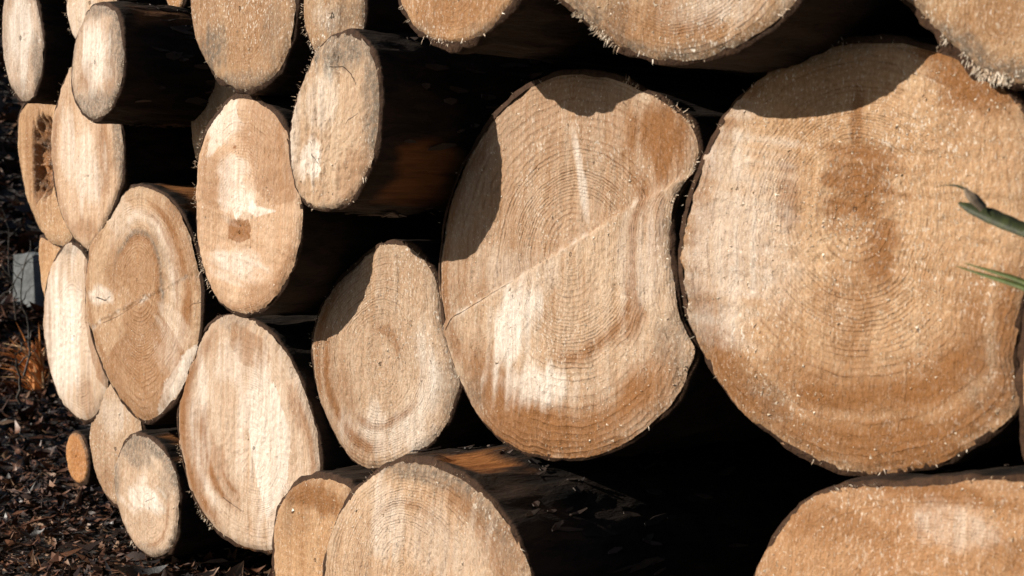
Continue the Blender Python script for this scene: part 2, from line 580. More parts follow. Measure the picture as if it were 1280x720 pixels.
    if polys:
        C3 = (np.stack([x, yb, z], -1) - CAM) @ RM
        qx = W_PX / 2 + F_PX * C3[:, 0] / -C3[:, 2] + 3.5 * nb
        qy = H_PX / 2 - F_PX * C3[:, 1] / -C3[:, 2] + 3 * nb
        for (k, stg, pg) in polys:
            ins = np.zeros(len(x), bool)
            for i in range(len(pg)):
                (x0, y0), (x1, y1) = pg[i - 1], pg[i]
                if y0 == y1: continue
                hit = ((y0 > qy) != (y1 > qy)) & (qx < (x1 - x0) * (qy - y0) / (y1 - y0) + x0)
                ins ^= hit
            att[k] = np.maximum(att[k], stg * ins * np.clip(0.85 + 0.8 * nb, 0, 1))
    if cavity:
        (hx, hy, hrx, hry, dep) = cavity
        C = at(hx, hy, p, tilt, cc)
        ex, ey = at(hx + 10, hy, p, tilt, cc), at(hx, hy - 10, p, tilt, cc)
        lx, lz = (x - C[0]) / ((ex[0] - C[0]) / 10) / hrx, (z - C[2]) / ((ey[2] - C[2]) / 10) / hry
        dd = np.sqrt((lx + 0.5 * lz * lz) ** 2 + lz ** 2) + 0.28 * nb
        cav = np.clip((1.0 - dd) / 0.25, 0, 1)
        d = d - dep * cav * (1 + 0.6 * fbm(x * 70, z * 70, 0 * x, 3, 3))
        att["rot"] = np.maximum(att["rot"], cav)
    y = yb - d
    V = np.stack([x, y, z], -1)
    idx = 1 + np.arange(nr * n).reshape(nr, n)
    nx_ = np.roll(idx, -1, axis=1)
    quads = np.stack([idx[:-1], nx_[:-1], nx_[1:], idx[1:]], -1).reshape(-1, 4)[:, ::-1]
    quads = quads[:, ::-1]
    tris = np.stack([np.zeros(n, int), idx[0], nx_[0]], -1)
    zmin = O[:, 1].min()
    base = (ctr[0], -p, zmin)
    root = empty("log", base)
    att["ring"] = ringc
    att["radial"] = tt
    segs = []
    for c_ in cracks:
        pts, w0, w1 = c_
        for i in range(len(pts) - 1):
            A, B = at(*pts[i], p, tilt, cc), at(*pts[i + 1], p, tilt, cc)
            f0, f1 = i / (len(pts) - 1), (i + 1) / (len(pts) - 1)
            segs.append((A[0] - base[0], A[2] - base[2], B[0] - base[0], B[2] - base[2],
                         0.62 * (w0 + (w1 - w0) * f0), 0.62 * (w0 + (w1 - w0) * f1)))
    mat = wood_material(seed, cracks=segs, **wood)
    # front face winding: normal must look towards -y
    face = mesh_np("cut_face", V, [quads, tris], mat, root, attrs=att, loc=base)
    # bark sleeve behind the cut
    nb_ = min(n, 160)
    sel = np.linspace(0, n, nb_, endpoint=False).astype(int)
    Ob = O[sel]
    yb_e = (-p + a * (Ob[:, 0] - cc[0]) + b * (Ob[:, 1] - cc[1])) + 0.004
    db = Ob - ctr
    db = db / np.linalg.norm(db, axis=1, keepdims=True)
    ys = np.r_[0, 0.0015, 0.006, np.arange(0.014, 0.30, 0.008), np.geomspace(0.31, length, 36)]
    VB, BA = [], []
    angb = np.arctan2(db[:, 1], db[:, 0])
    Rb = np.linalg.norm(Ob - ctr, axis=1)
    for k, yy in enumerate(ys):
        sxp, szp = np.cos(angb) * R, np.sin(angb) * R
        plate = fbm(sxp * 26, np.full(nb_, yy * 9.0), szp * 26, seed + 40, 4)
        finr = fbm(sxp * 90, np.full(nb_, yy * 24.0), szp * 90, seed + 50, 2)
        relief = (bark + (max(bark, 0.006) - bark) * min(1.0, yy / 0.03)) * (1.3 * plate + 0.8 * finr)
        th = bark + relief
        if k == 0:
            th = np.full(nb_, -0.004)
        elif k == 1:
            th = th * 0.8
        bm = np.zeros(nb_)
        for (ba, bw, y0, y1, sg) in bare:
            da = np.abs((np.degrees(angb) - ba + 180) % 360 - 180)
            ed = np.minimum((bw - da) / 8.0, np.minimum((yy - y0) / 0.02, (y1 - yy) / 0.03)) + 1.6 * fbm(sxp * 40, np.full(nb_, yy * 12.0), szp * 40, seed + 70, 3)
            bm = np.maximum(bm, sg * np.clip(ed, 0, 1))
        th = th * (1 - bm) + bm * (0.0006 + 0.0006 * finr)
        shrink = 1 - 0.012 * yy
        pos = ctr + (Ob - ctr) * shrink + db * th[:, None]
        VB.append(np.stack([pos[:, 0], yb_e + yy, pos[:, 1] + rise * yy], -1))
        BA.append(np.maximum(bm, 0.12 if k < 2 else 0.0))
    VB = np.concatenate(VB)
    m_ = len(ys)
    ib = np.arange(m_ * nb_).reshape(m_, nb_)
    nxb = np.roll(ib, -1, axis=1)
    qb = np.stack([ib[:-1], nxb[:-1], nxb[1:], ib[1:]], -1).reshape(-1, 4)[:, ::-1]
    cap = np.append(VB, [[ctr[0], VB[-nb_:, 1].mean(), VB[-nb_:, 2].mean()]], axis=0)
    tb = np.stack([np.full(nb_, len(VB)), ib[-1], nxb[-1]], -1)[:, ::-1]
    bo = mesh_np("bark", cap, [qb, tb], MAT_BARK, root, attrs={"bare": np.r_[np.concatenate(BA), 0]}, loc=base)
    if scraps:
        bark_scraps(root, base, VB, np.array(BA), nb_, ys, scraps, r)
    # torn fibres round the rim
    if splinter:
        spikes(root, base, O, ctr, p, tilt, cc, splinter, r, splinter_where)
    if crumbs:
        crumb(root, base, V, tt, crumbs, r)
    tag(root, label, "log", group or "logs in the stack")
    LOGS.append((root, O, p, label))
    return root


def spikes(root, base, O, ctr, p, tilt, cc, count, r, where):
    VV, FF = [], []
    n = len(O)
    k = 0
    tries = 0
    while k < count and tries < count * 60:
        tries += 1
        i = r.integers(n)
        dv = O[i] - ctr
        dv = dv / np.linalg.norm(dv)
        if fbm(O[i][0] * 45, O[i][1] * 45, 0.3, 77, 2) + r.normal(0, 0.12) < 0.08:
            continue
        if where is not None:
            an = math.degrees(math.atan2(dv[1], dv[0]))
            ok = any(abs((an - w0 + 180) % 360 - 180) < w1 for w0, w1 in where)
            if not ok and r.random() > 0.07:
                continue
        inset = r.uniform(-0.002, 0.006)
        y0 = -p + tilt[0] * (O[i][0] - cc[0]) + tilt[1] * (O[i][1] - cc[1]) + r.uniform(-0.001, 0.003)
        P0 = np.array((O[i][0] - dv[0] * inset, y0, O[i][1] - dv[1] * inset))
        tang = np.array((-dv[1], dv[0]))
        L = r.gamma(2.0, 0.0016) + 0.0008
        dirn = np.array((dv[0] + tang[0] * r.normal(0, 0.5), r.normal(-0.35, 0.45), dv[1] + tang[1] * r.normal(0, 0.5)))
        dirn /= np.linalg.norm(dirn)
        w = r.uniform(0.00025, 0.0007)
        s1 = np.cross(dirn, (0.3, 1, 0.2)); s1 /= np.linalg.norm(s1)
        s2 = np.cross(dirn, s1)
        b0 = len(VV)
        bend = r.normal(0, 0.25, 3)
        for aa in range(3):
            an = aa * 2.094
            VV.append(P0 + (s1 * math.cos(an) + s2 * math.sin(an)) * w)
        mid = P0 + dirn * L * 0.55
        for aa in range(3):
            an = aa * 2.094
            VV.append(mid + (s1 * math.cos(an) + s2 * math.sin(an)) * w * 0.7)
        d2 = dirn + bend
        VV.append(mid + d2 / np.linalg.norm(d2) * L * 0.45)
        for aa in range(3):
            c = (aa + 1) % 3
            FF += [(b0 + aa, b0 + c, b0 + 3 + c), (b0 + aa, b0 + 3 + c, b0 + 3 + aa), (b0 + 3 + aa, b0 + 3 + c, b0 + 6)]
        k += 1
    o = mesh_np("splinters", np.array(VV), np.array(FF), MAT_FIBRE, root, smooth=False, loc=base)
    tag(o, kind="stuff")


def bark_scraps(root, base, VB, BA, nb_, ys, count, r):
    """loose curling bark plates along the first stretch of the log"""
    G = VB.reshape(len(ys), nb_, 3)
    kmax = int(np.searchsorted(ys, 0.42))
    V, F = [], []
    for i in range(count):
        k = int(r.integers(3, kmax)); j = int(r.integers(nb_))
        P0 = G[k, j]
        if BA[k, j] > 0.3 or ys[k] < 0.035:
            continue
        t = G[k, (j + 1) % nb_] - G[k, j - 1]; t /= np.linalg.norm(t)
        a = np.array((0.0, 1.0, 0.0)) + r.normal(0, 0.18) * t; a /= np.linalg.norm(a)
        nrm = np.cross(t, a); nrm /= np.linalg.norm(nrm)
        if nrm.dot(P0 - G[k].mean(0)) < 0: nrm = -nrm
        L, w, th = min(0.028, r.gamma(3, 0.0035) + 0.003), r.gamma(3, 0.0010) + 0.0012, r.uniform(0.0006, 0.0018)
        lift = r.uniform(0, 0.002); curl = abs(r.normal(0, 0.0018))
        b0 = len(V)
        for sgn in (0, 1):
            for (u, v) in ((-1, -0.5), (-1, 0.4), (0, 1), (1, 0.5), (1, -0.3), (0, -1)):
                V.append(P0 + a * u * L * r.uniform(0.8, 1.1) + t * v * w * r.uniform(0.7, 1.1)
                         + nrm * (0.0005 + lift * 0.5 + sgn * th + curl * u * u))
        F += [(b0, b0 + 1, b0 + 2, b0 + 5), (b0 + 5, b0 + 2, b0 + 3, b0 + 4),
              (b0 + 6, b0 + 11, b0 + 8, b0 + 7), (b0 + 11, b0 + 10, b0 + 9, b0 + 8)]
        for e in range(6):
            e2 = (e + 1) % 6
            F.append((b0 + e, b0 + e2, b0 + 6 + e2, b0 + 6 + e))
    o = mesh_np("bark_scraps", np.array(V), np.array(F), MAT_FLAKE, root, smooth=False, loc=base)
    tag(o, kind="stuff")


TET = np.array(((1, 0, -0.3), (-0.5, 0.87, -0.3), (-0.5, -0.87, -0.3), (0.1, 0, 0.6)))


def crumb(root, base, V, tt, count, r):
    w = np.clip(tt, 0.05, 1) * (tt < 0.985)
    # clustered
    nz = fbm(V[:, 0] * 14, V[:, 2] * 14, V[:, 1] * 0, int(r.integers(1000)), 3)
    w = w * np.clip(nz + 0.45, 0.05, 1) ** 2
    w = w / w.sum()
    ii = r.choice(len(V), count, p=w)
    jit = r.normal(0, 0.0025, (count, 3)); jit[:, 1] = r.uniform(-0.0006, 0.0004, count)
    C = V[ii] + jit
    s = r.gamma(2.0, 0.00026, count) + 0.00022
    yaw = r.uniform(0, 6.283, count)
    el = r.uniform(1, 2.6, count)
    ca, sa = np.cos(yaw), np.sin(yaw)
    VV = np.empty((count, 4, 3))
    for k in range(4):
        lx, lz, ly = TET[k, 0] * s * el, TET[k, 1] * s, TET[k, 2] * s * 0.8
        VV[:, k, 0] = C[:, 0] + lx * ca - lz * sa
        VV[:, k, 2] = C[:, 2] + lx * sa + lz * ca
        VV[:, k, 1] = C[:, 1] - ly
    b = np.arange(count)[:, None, None] * 4
    F = (b + np.array(((0, 1, 3), (1, 2, 3), (2, 0, 3)))[None]).reshape(-1, 3)
    o = mesh_np("sawdust", VV.reshape(-1, 3), F, MAT_FIBRE, root, smooth=False, loc=base)
    tag(o, kind="stuff")


R_ = math.radians
# --- the two big logs and the one between them and the left group
make_log([(705, 89), (665, 103), (638, 120), (610, 150), (588, 183), (570, 217), (556, 260), (548, 300), (545, 345), (549, 390),
          (557, 430), (567, 462), (582, 496), (602, 526), (627, 550), (660, 567), (700, 574), (737, 571), (772, 559), (810, 532),
          (842, 498), (860, 460), (868, 437), (856, 416), (846, 390), (839, 350), (835, 305), (836, 280), (843, 247), (853, 229), (867, 210),
          (873, 182), (866, 160), (850, 140), (822, 121), (790, 105), (750, 92)], 0.0,
         "large pale log with a diagonal saw line, left of the biggest log",
         pith=(716, 318), polys=[('stain', 0.30, [(538, 412), (850, 222), (890, 180), (700, 70), (600, 140), (530, 300)])], bands=[('stain', 0.90, 0.09, -90, 65, 1.0), ('stain', 0.60, 0.03, -50, 60, 0.8), ('stain', 0.66, 0.05, 0, 60, 0.7), ('stain', 0.95, 0.04, 175, 60, 0.6)], res=1.5, tilt=(0.02, 0.0), step=((540, 412), (850, 222), 0.004),
         blobs=[("stain", 823, 172, 46, 55, 1.0), ("stain", 690, 552, 120, 34, 0.9), ("stain", 812, 270, 20, 60, 0.35), ("pale", 640, 410, 26, 75, 1.0, 20),  # the strong pale blobs paint sun glare on this face
                ("pale", 668, 482, 48, 30, 1.0), ("pale", 725, 225, 5, 60, 0.8, -8), ("pale", 800, 330, 30, 90, 0.35),
                ("grey", 595, 490, 16, 26, 0.7), ("grey", 835, 430, 22, 40, 0.6), ("pale", 640, 340, 60, 30, 0.3)],
         cracks=[([(556, 412), (566, 396), (590, 382), (640, 352)], 0.0028, 0.0006)],
         splinter=150, splinter_where=[(45, 22), (20, 14)], crumbs=1819, ring_mm=4.8, ring_vis=0.95, grain=0.9, saw=R_(-6), saw_amt=0.45,
         heart=0.2, tint=(1.0, 1.02, 1.08), edge_grey=0.25)
make_log([(1060, 50), (1005, 66), (960, 90), (922, 124), (892, 165), (871, 210), (856, 255), (848, 300), (848, 350), (859, 400),
          (879, 445), (905, 490), (942, 530), (990, 564), (1040, 585), (1090, 593), (1140, 588), (1190, 571), (1232, 546),
          (1262, 520), (1271, 495), (1263, 455), (1268, 425), (1276, 390), (1288, 350), (1303, 300), (1308, 240), (1298, 175),
          (1270, 125), (1225, 85), (1170, 60), (1115, 49)], 0.0,
         "biggest log of the stack, with a brown smear at its heart, behind the green blades",
         pith=(1068, 262), bands=[('stain', 0.80, 0.07, -75, 55, 1.0), ('stain', 0.93, 0.06, -110, 70, 0.9), ('stain', 0.94, 0.05, -50, 40, 0.9), ('stain', 0.95, 0.05, 170, 40, 0.5), ('pale', 0.55, 0.12, 190, 50, 0.4)], res=1.5, tilt=(0.0, 0.02),
         blobs=[("stain", 1070, 222, 20, 26, 1.0), ("stain", 1076, 236, 48, 58, 0.9), ("stain", 1102, 315, 24, 60, 0.9), ("stain", 1070, 165, 8, 50, 0.6), ("stain", 1060, 410, 34, 90, 0.3), ("stain", 1040, 225, 16, 14, 0.8), ("stain", 985, 245, 14, 40, 0.5), ("stain", 1120, 560, 140, 42, 1.0),
                ("stain", 1170, 450, 70, 35, 0.4, -30), ("stain", 1215, 105, 80, 36, 1.0, 30), ("stain", 880, 220, 16, 75, 0.35),
                ("grey", 870, 400, 18, 60, 0.55, -20), ("grey", 960, 500, 30, 20, 0.5, 40), ("pale", 920, 290, 60, 150, 0.6), ("grey", 1230, 470, 50, 60, 0.4)],
         splinter=60, crumbs=2520, ring_mm=4.8, ring_vis=0.85, saw=R_(82), saw_amt=0.3, heart=0.15, tint=(1.0, 0.92, 0.83),
         edge_grey=0.3, grain=1.05, rough_amp=0.0022)
make_log([(480, 303), (463, 311), (436, 335), (409, 365), (393, 398), (387, 432), (390, 470), (400, 506), (415, 540), (431, 566),
          (450, 582), (467, 585), (492, 580), (521, 565), (545, 545), (560, 520), (570, 495), (573, 478), (565, 450), (555, 420),
          (548, 390), (546, 362), (540, 340), (525, 318), (505, 305)], 0.0,
         "pale log with rough sawdust, wedged low between the diagonal-line log and its left neighbours",
         pith=(475, 455), bands=[('stain', 0.80, 0.06, 215, 65, 1.0), ('stain', 0.62, 0.04, -80, 60, 0.8), ('stain', 0.92, 0.04, 170, 50, 0.8), ('pale', 0.72, 0.12, -20, 60, 0.8), ('stain', 0.35, 0.05, 60, 60, 0.5)], res=1.3, tilt=(0.03, 0.0),
         blobs=[("stain", 430, 520, 26, 90, 0.3, -20), ("grey", 560, 480, 22, 45, 0.5), ("stain", 395, 460, 12, 70, 0.4), ("pale", 480, 540, 60, 30, 0.5)],
         splinter=50, crumbs=1260, ring_mm=4.4, ring_vis=0.95, saw=R_(-4), saw_amt=0.3, heart=0.12, tint=(1.02, 1.05, 1.14), grain=1.1)
# --- upper middle
make_log([(425, 41), (445, 45), (460, 60), (470, 90), (473, 130), (470, 170), (462, 205), (449, 235), (436, 253), (420, 260),
          (400, 262), (380, 254), (366, 232), (359, 197), (360, 160), (366, 130), (376, 100), (390, 70), (406, 50)], 0.13,
         "small leaning oval log that juts out, a curved crack near its top",
         pith=(398, 200), polys=[('pale', 1.0, [(380, 184), (389, 176), (398, 200), (402, 215), (392, 224), (382, 215)])], res=1.6, tilt=(-0.06, 0.05),
         blobs=[("pale", 388, 200, 16, 32, 1.0), ("pale", 400, 130, 22, 40, 0.4), ("grey", 428, 62, 44, 32, 1.0), ("stain", 440, 215, 20, 45, 0.3),
                ("grey", 460, 120, 14, 70, 0.5), ("pale", 365, 160, 8, 60, 0.5)],
         cracks=[([(412, 84), (426, 83), (437, 92), (443, 106)], 0.0009, 0.0012), ([(446, 142), (434, 150), (428, 160)], 0.001, 0.0005),
                 ([(387, 178), (390, 195), (399, 208)], 0.0016, 0.0005), ([(421, 70), (420, 78)], 0.001, 0.0006)],
         splinter=66, crumbs=244, ring_mm=4.0, ring_vis=0.3, saw=R_(5), heart=0.0, tint=(0.90, 0.90, 0.92),
         bare=[(-38, 24, 0.03, 0.15, 0.45)], bark=0.003, edge_grey=0.8, grain=0.8, scraps=160, rough_amp=0.0035, splinter_where=[(-28, 16), (150, 30)])
make_log([(292, 120), (311, 121), (331, 131), (349, 150), (357, 172), (362, 202), (371, 240), (375, 272), (370, 312), (356, 350),
          (339, 374), (320, 389), (297, 393), (276, 381), (260, 356), (249, 326), (243, 290), (243, 240), (246, 192), (253, 165), (270, 139)], 0.085,
         "tall pale log with a small brown square knot, touching the jutting oval log",
         pith=(299, 290), polys=[('pale', 1.0, [(298, 238), (310, 243), (322, 258), (347, 264), (320, 271), (306, 262), (296, 276), (291, 262)]), ('stain', 1.0, [(285, 279), (312, 275), (314, 298), (300, 304), (286, 298)]), ('stain', 0.4, [(316, 128), (345, 148), (360, 200), (371, 250), (340, 258), (318, 235), (310, 180)]), ('pale', 0.7, [(272, 140), (292, 122), (300, 150), (285, 175), (268, 190), (256, 200)])], bands=[('stain', 0.92, 0.06, -60, 70, 0.5), ('stain', 0.8, 0.10, 60, 40, 0.45), ('pale', 0.35, 0.12, 80, 50, 0.8)], res=1.5, tilt=(-0.03, 0.02),
         blobs=[("stain", 299, 287, 13, 15, 1.0), ("stain", 293, 184, 2.5, 3, 1.0), ("pale", 290, 230, 18, 40, 0.7), ("pale", 275, 150, 26, 34, 0.8),
                ("stain", 330, 150, 28, 40, 0.35), ("stain", 330, 370, 30, 18, 0.35), ("stain", 268, 225, 20, 40, 0.3), ("pale", 300, 330, 32, 26, 0.7)],
         splinter=180, splinter_where=[(160, 50), (200, 40)], crumbs=385, ring_mm=3.6, ring_vis=0.55, saw=R_(80), saw_amt=0.4, heart=0.0,
         tint=(1.05, 1.0, 1.0), edge_grey=0.12, grain=0.7)
make_log(ell(301, 3, 65, 110, -3, 18), 0.105, "dusty dark-rimmed log at the top edge, above the log with the brown knot",
         pith=(300, 10), res=1.2, tilt=(-0.02, 0.0), blobs=[("grey", 265, 58, 18, 30, 0.95), ("grey", 300, 102, 40, 14, 0.6), ("grey", 340, 40, 14, 40, 0.45)],
         splinter=36, crumbs=315, ring_mm=4.5, ring_vis=0.4, saw=R_(4), heart=0.3, tint=(0.78, 0.68, 0.58), bark=0.006, edge_grey=0.5)
make_log(ell(415, 8, 39, 72, 0, 14), 0.10, "rough speckled log at the top edge, half hidden by the jutting oval log",
         res=1.1, blobs=[("grey", 425, 25, 26, 24, 0.7), ("grey", 405, 60, 14, 12, 0.6), ("pale", 408, 20, 14, 22, 0.4)], splinter=90, splinter_where=[(200, 45)],
         crumbs=175, ring_vis=0.2, tint=(0.85, 0.78, 0.70), heart=0.0, grain=1.3)
make_log([(262, 88), (250, 96), (242, 120), (238, 150), (239, 180), (246, 205), (262, 216), (285, 205), (300, 175), (302, 140), (292, 105), (278, 91)], -0.02,
         "recessed log in shade, glimpsed left of the log with the brown knot", ring_vis=0.3, heart=0.1, tint=(0.95, 0.9, 0.85))
make_log([(495, 0), (503, 15), (515, 34), (535, 49), (560, 54), (586, 50), (611, 35), (630, 15), (642, -5), (648, -40), (640, -90), (615, -130),
          (575, -148), (530, -135), (500, -95), (487, -45)], 0.14, "orange-brown log at the top edge, right of the jutting oval log",
         pith=(566, -20), res=1.1, tilt=(0.0, 0.03), blobs=[("stain", 565, 8, 60, 26, 0.35), ("grey", 525, 40, 20, 14, 0.5), ("grey", 600, 38, 26, 10, 0.5)],
         splinter=70, splinter_where=[(225, 25), (265, 25)], crumbs=315, ring_mm=4.6, ring_vis=0.45, heart=0.3, tint=(0.85, 0.70, 0.54), bark=0.007)
make_log([(690, -12), (715, 15), (740, 36), (768, 56), (802, 70), (840, 77), (872, 75), (906, 64), (940, 45), (972, 22), (1000, -10), (1018, -60),
          (1020, -130), (1000, -200), (950, -262), (870, -290), (790, -275), (720, -220), (685, -150), (675, -80)], 0.108,
         "wide log at the top edge that shades the head of the biggest log",
         pith=(850, -90), bands=[('stain', 0.8, 0.10, -95, 40, 0.55), ('grey', 0.95, 0.04, 235, 30, 0.7)], res=1.2, tilt=(0.0, -0.02), blobs=[("stain", 800, 30, 60, 30, 0.4), ("grey", 740, 20, 50, 30, 0.6, 35), ("grey", 880, 62, 70, 12, 0.6), ("pale", 900, 10, 60, 30, 0.4)],
         splinter=190, splinter_where=[(222, 12), (237, 10)], crumbs=909, ring_mm=5.5, ring_vis=0.75, saw=R_(-15), heart=0.1, tint=(0.90, 0.82, 0.73),
         bark=0.005, edge_grey=0.55, grain=1.2)
make_log([(1122, -20), (1140, 4), (1162, 28), (1187, 56), (1217, 85), (1250, 99), (1290, 108), (1350, 100), (1410, 60), (1440, -10), (1440, -100),
          (1400, -190), (1320, -240), (1230, -225), (1160, -160), (1125, -90)], 0.025, "ragged-edged log in the top right corner",
         pith=(1285, -70), res=1.2, blobs=[("grey", 1215, 72, 60, 22, 0.9, 38), ("grey", 1265, 92, 40, 16, 0.8, 10), ("stain", 1240, 20, 50, 30, 0.3)],
         splinter=420, splinter_where=[(232, 28), (262, 20)], crumbs=909, ring_vis=0.35, ring_mm=5.0, saw=R_(20), heart=0.0, tint=(0.88, 0.80, 0.70), rag=0.003,
         bark=0.007, grain=1.3, edge_grey=0.6)
make_log(ell(217, -14, 12, 28, 0, 12), 0.0, "small orange log end peeking in at the top edge beside the dark-rimmed log", ring_vis=0.3, heart=0.5, tint=(0.85, 0.68, 0.48))
# --- left group
make_log([(22, -32), (8, -18), (1, 10), (0, 45), (4, 78), (11, 107), (22, 125), (30, 127), (41, 117), (49, 92), (52, 62), (50, 32), (44, 5), (36, -20)], 0.06,
         "grey-white narrow log in the top left corner", tilt=(0.05, 0.0),
         blobs=[("grey", 45, 75, 9, 34, 0.8), ("grey", 20, 115, 20, 16, 0.6), ("pale", 24, 40, 14, 60, 0.8), ("grey", 5, 60, 6, 60, 0.5)],
         splinter=36, crumbs=105, ring_vis=0.15, heart=0.0, tint=(0.98, 1.03, 1.18), saw=0.0, saw_amt=0.55)
make_log([(112, -42), (94, -32), (84, -8), (81, 10), (84, 30), (92, 48), (108, 58), (125, 50), (138, 30), (143, 5), (138, -22), (128, -38)], 0.03,
         "pale log at the top edge, half hidden by the grey oval log", ring_vis=0.2, heart=0.0, tint=(1.05, 1.02, 0.98),
         blobs=[("pale", 100, 20, 20, 40, 0.5)], splinter=54, splinter_where=[(190, 50)], crumbs=70)
make_log([(126, 4), (111, 9), (100, 27), (92, 52), (87, 85), (87, 110), (92, 127), (101, 141), (113, 149), (126, 146), (139, 131), (148, 106),
          (152, 80), (151, 50), (147, 27), (140, 12)], 0.14, "grey-edged oval log that juts out near the top left, dark bark on its side",
         pith=(118, 78), res=1.5, tilt=(-0.08, 0.02),
         blobs=[("pale", 118, 70, 18, 45, 0.9), ("grey", 118, 132, 30, 22, 0.9), ("grey", 143, 45, 9, 50, 0.8), ("grey", 130, 12, 22, 12, 0.8), ("stain", 108, 95, 8, 24, 0.35),
                ("stain", 135, 90, 8, 30, 0.3)],
         splinter=54, splinter_where=[(-30, 30)], crumbs=140, ring_vis=0.2, heart=0.0, tint=(0.98, 1.03, 1.18), edge_grey=0.95, grain=0.75, scraps=180,
         bare=[(40, 16, 0.02, 0.3, 0.35)])
make_log([(92, 80), (82, 92), (74, 112), (65, 145), (62, 178), (63, 205), (67, 240), (75, 270), (86, 291), (100, 307), (110, 311), (117, 303),
          (126, 287), (137, 262), (147, 238), (151, 215), (152, 190), (150, 165), (143, 140), (130, 112), (112, 88)], 0.042,
         "long pale log directly under the grey-edged oval log", pith=(110, 220), bands=[('stain', 0.55, 0.06, 0, 50, 0.5), ('stain', 0.93, 0.05, 180, 60, 0.5)], res=1.4, tilt=(-0.02, 0.0),
         blobs=[("stain", 130, 190, 10, 60, 0.45), ("pale", 110, 210, 18, 50, 0.6), ("grey", 148, 180, 6, 50, 0.6), ("pale", 85, 180, 10, 50, 0.5), ("stain", 105, 285, 14, 14, 0.4)],
         splinter=42, crumbs=244, ring_vis=0.3, heart=0.1, tint=(1.03, 1.0, 1.02), saw=R_(2), saw_amt=0.5, grain=0.75)
make_log([(40, 119), (28, 129), (21, 146), (20, 170), (22, 203), (29, 240), (44, 279), (59, 301), (72, 308), (86, 303), (95, 280), (98, 240), (92, 190), (80, 150), (62, 126)], -0.02,
         "brownish log at the far left with a dark rotten hollow in its heart", pith=(66, 205), res=1.6, cavity=(60, 195, 19, 58, 0.022), polys=[('pale', 1.0, [(54, 188), (60, 190), (61, 222), (55, 226), (52, 214), (57, 204)])],
         blobs=[("stain", 50, 195, 22, 65, 0.5), ("stain", 40, 140, 22, 18, 0.3)], ring_vis=0.3, heart=0.3, tint=(0.98, 0.86, 0.72), crumbs=87)
make_log([(48, 297), (47, 320), (50, 350), (56, 380), (66, 395), (78, 385), (84, 350), (80, 318), (68, 305), (57, 299)], -0.08,
         "sliver of an orange-tan log behind the narrow white log at the left", ring_vis=0.2, heart=0.3, tint=(1.0, 0.84, 0.66))
make_log([(86, 304), (70, 317), (59, 340), (53, 375), (52, 410), (57, 450), (68, 487), (85, 515), (101, 527), (114, 524), (126, 508), (132, 488),
          (130, 450), (122, 400), (112, 345), (102, 315)], -0.01, "narrow white log at the left, half covered by the dark-hearted oval log",
         pith=(92, 420), polys=[('stain', 0.5, [(104, 320), (112, 330), (128, 440), (134, 490), (120, 470), (106, 400)])], res=1.4, tilt=(0.06, 0.0), blobs=[("pale", 80, 420, 22, 90, 0.95), ("stain", 108, 500, 12, 30, 0.35), ("stain", 60, 430, 5, 70, 0.3), ("grey", 84, 312, 18, 8, 0.5)],
         cracks=[([(92, 345), (95, 355)], 0.001, 0.0004), ([(80, 395), (79, 402)], 0.0012, 0.0008)],
         crumbs=87, ring_vis=0.35, heart=0.0, tint=(1.05, 1.12, 1.27), saw=R_(-4), saw_amt=0.6, grain=0.5, rough=0.45)
make_log([(165, 234), (179, 234), (201, 243), (222, 265), (238, 300), (247, 340), (250, 385), (246, 425), (236, 460), (222, 490), (206, 512), (191, 525),
          (178, 529), (161, 516), (145, 495), (126, 460), (112, 421), (105, 381), (105, 346), (110, 311), (121, 284), (136, 258), (151, 239)], 0.04,
         "broad oval log with a darker brown heart, left side of the stack", pith=(172, 350), polys=[('stain', 0.55, [(126, 455), (150, 425), (183, 374), (203, 398), (232, 442), (210, 498), (190, 527), (178, 531), (156, 514)]), ('pale', 0.85, [(233, 440), (248, 425), (238, 462), (208, 514), (192, 526), (207, 478)])], bands=[('grey', 0.50, 0.04, 60, 130, 1.0), ('stain', 0.44, 0.05, 60, 140, 0.7), ('stain', 0.84, 0.05, 20, 60, 1.0), ('stain', 0.72, 0.025, 30, 60, 0.7), ('stain', 0.94, 0.04, 200, 60, 0.5), ('pale', 0.68, 0.08, 60, 100, 0.5)], res=1.6, tilt=(0.02, 0.03), step=((110, 410), (190, 368), -0.002),
         blobs=[("stain", 172, 345, 36, 48, 0.35), ("stain", 178, 440, 40, 45, 0.45), ("stain", 225, 310, 16, 60, 0.4, -15), ("pale", 125, 370, 18, 12, 0.7), ("pale", 150, 270, 20, 26, 0.35),
                ("grey", 200, 310, 6, 40, 0.4, -20), ("pale", 215, 420, 20, 60, 0.35)],
         cracks=[([(177, 234), (177, 265)], 0.0007, 0.0003), ([(122, 372), (133, 376), (139, 370)], 0.0022, 0.001), ([(250, 378), (240, 380), (236, 384)], 0.001, 0.0004),
                 ([(128, 404), (150, 394), (180, 374)], 0.0008, 0.0004)],
         crumbs=315, splinter=36, ring_mm=4.6, ring_vis=0.7, heart=0.55, tint=(0.97, 0.93, 0.90), saw=R_(60), saw_amt=0.3, grain=0.75,
         bare=[(60, 35, 0.02, 0.4, 0.9)])
make_log([(132, 480), (120, 495), (113, 517), (110, 545), (115, 580), (125, 609), (138, 629), (152, 632), (166, 615), (176, 585), (178, 550), (170, 515), (152, 488)], -0.02,
         "pale log low at the left, behind the small jutting bottom log", res=1.2, blobs=[("stain", 130, 600, 12, 24, 0.3), ("pale", 140, 520, 20, 24, 0.4)], crumbs=210, ring_vis=0.3,
         heart=0.0, tint=(1.0, 1.0, 1.05), grain=1.1)
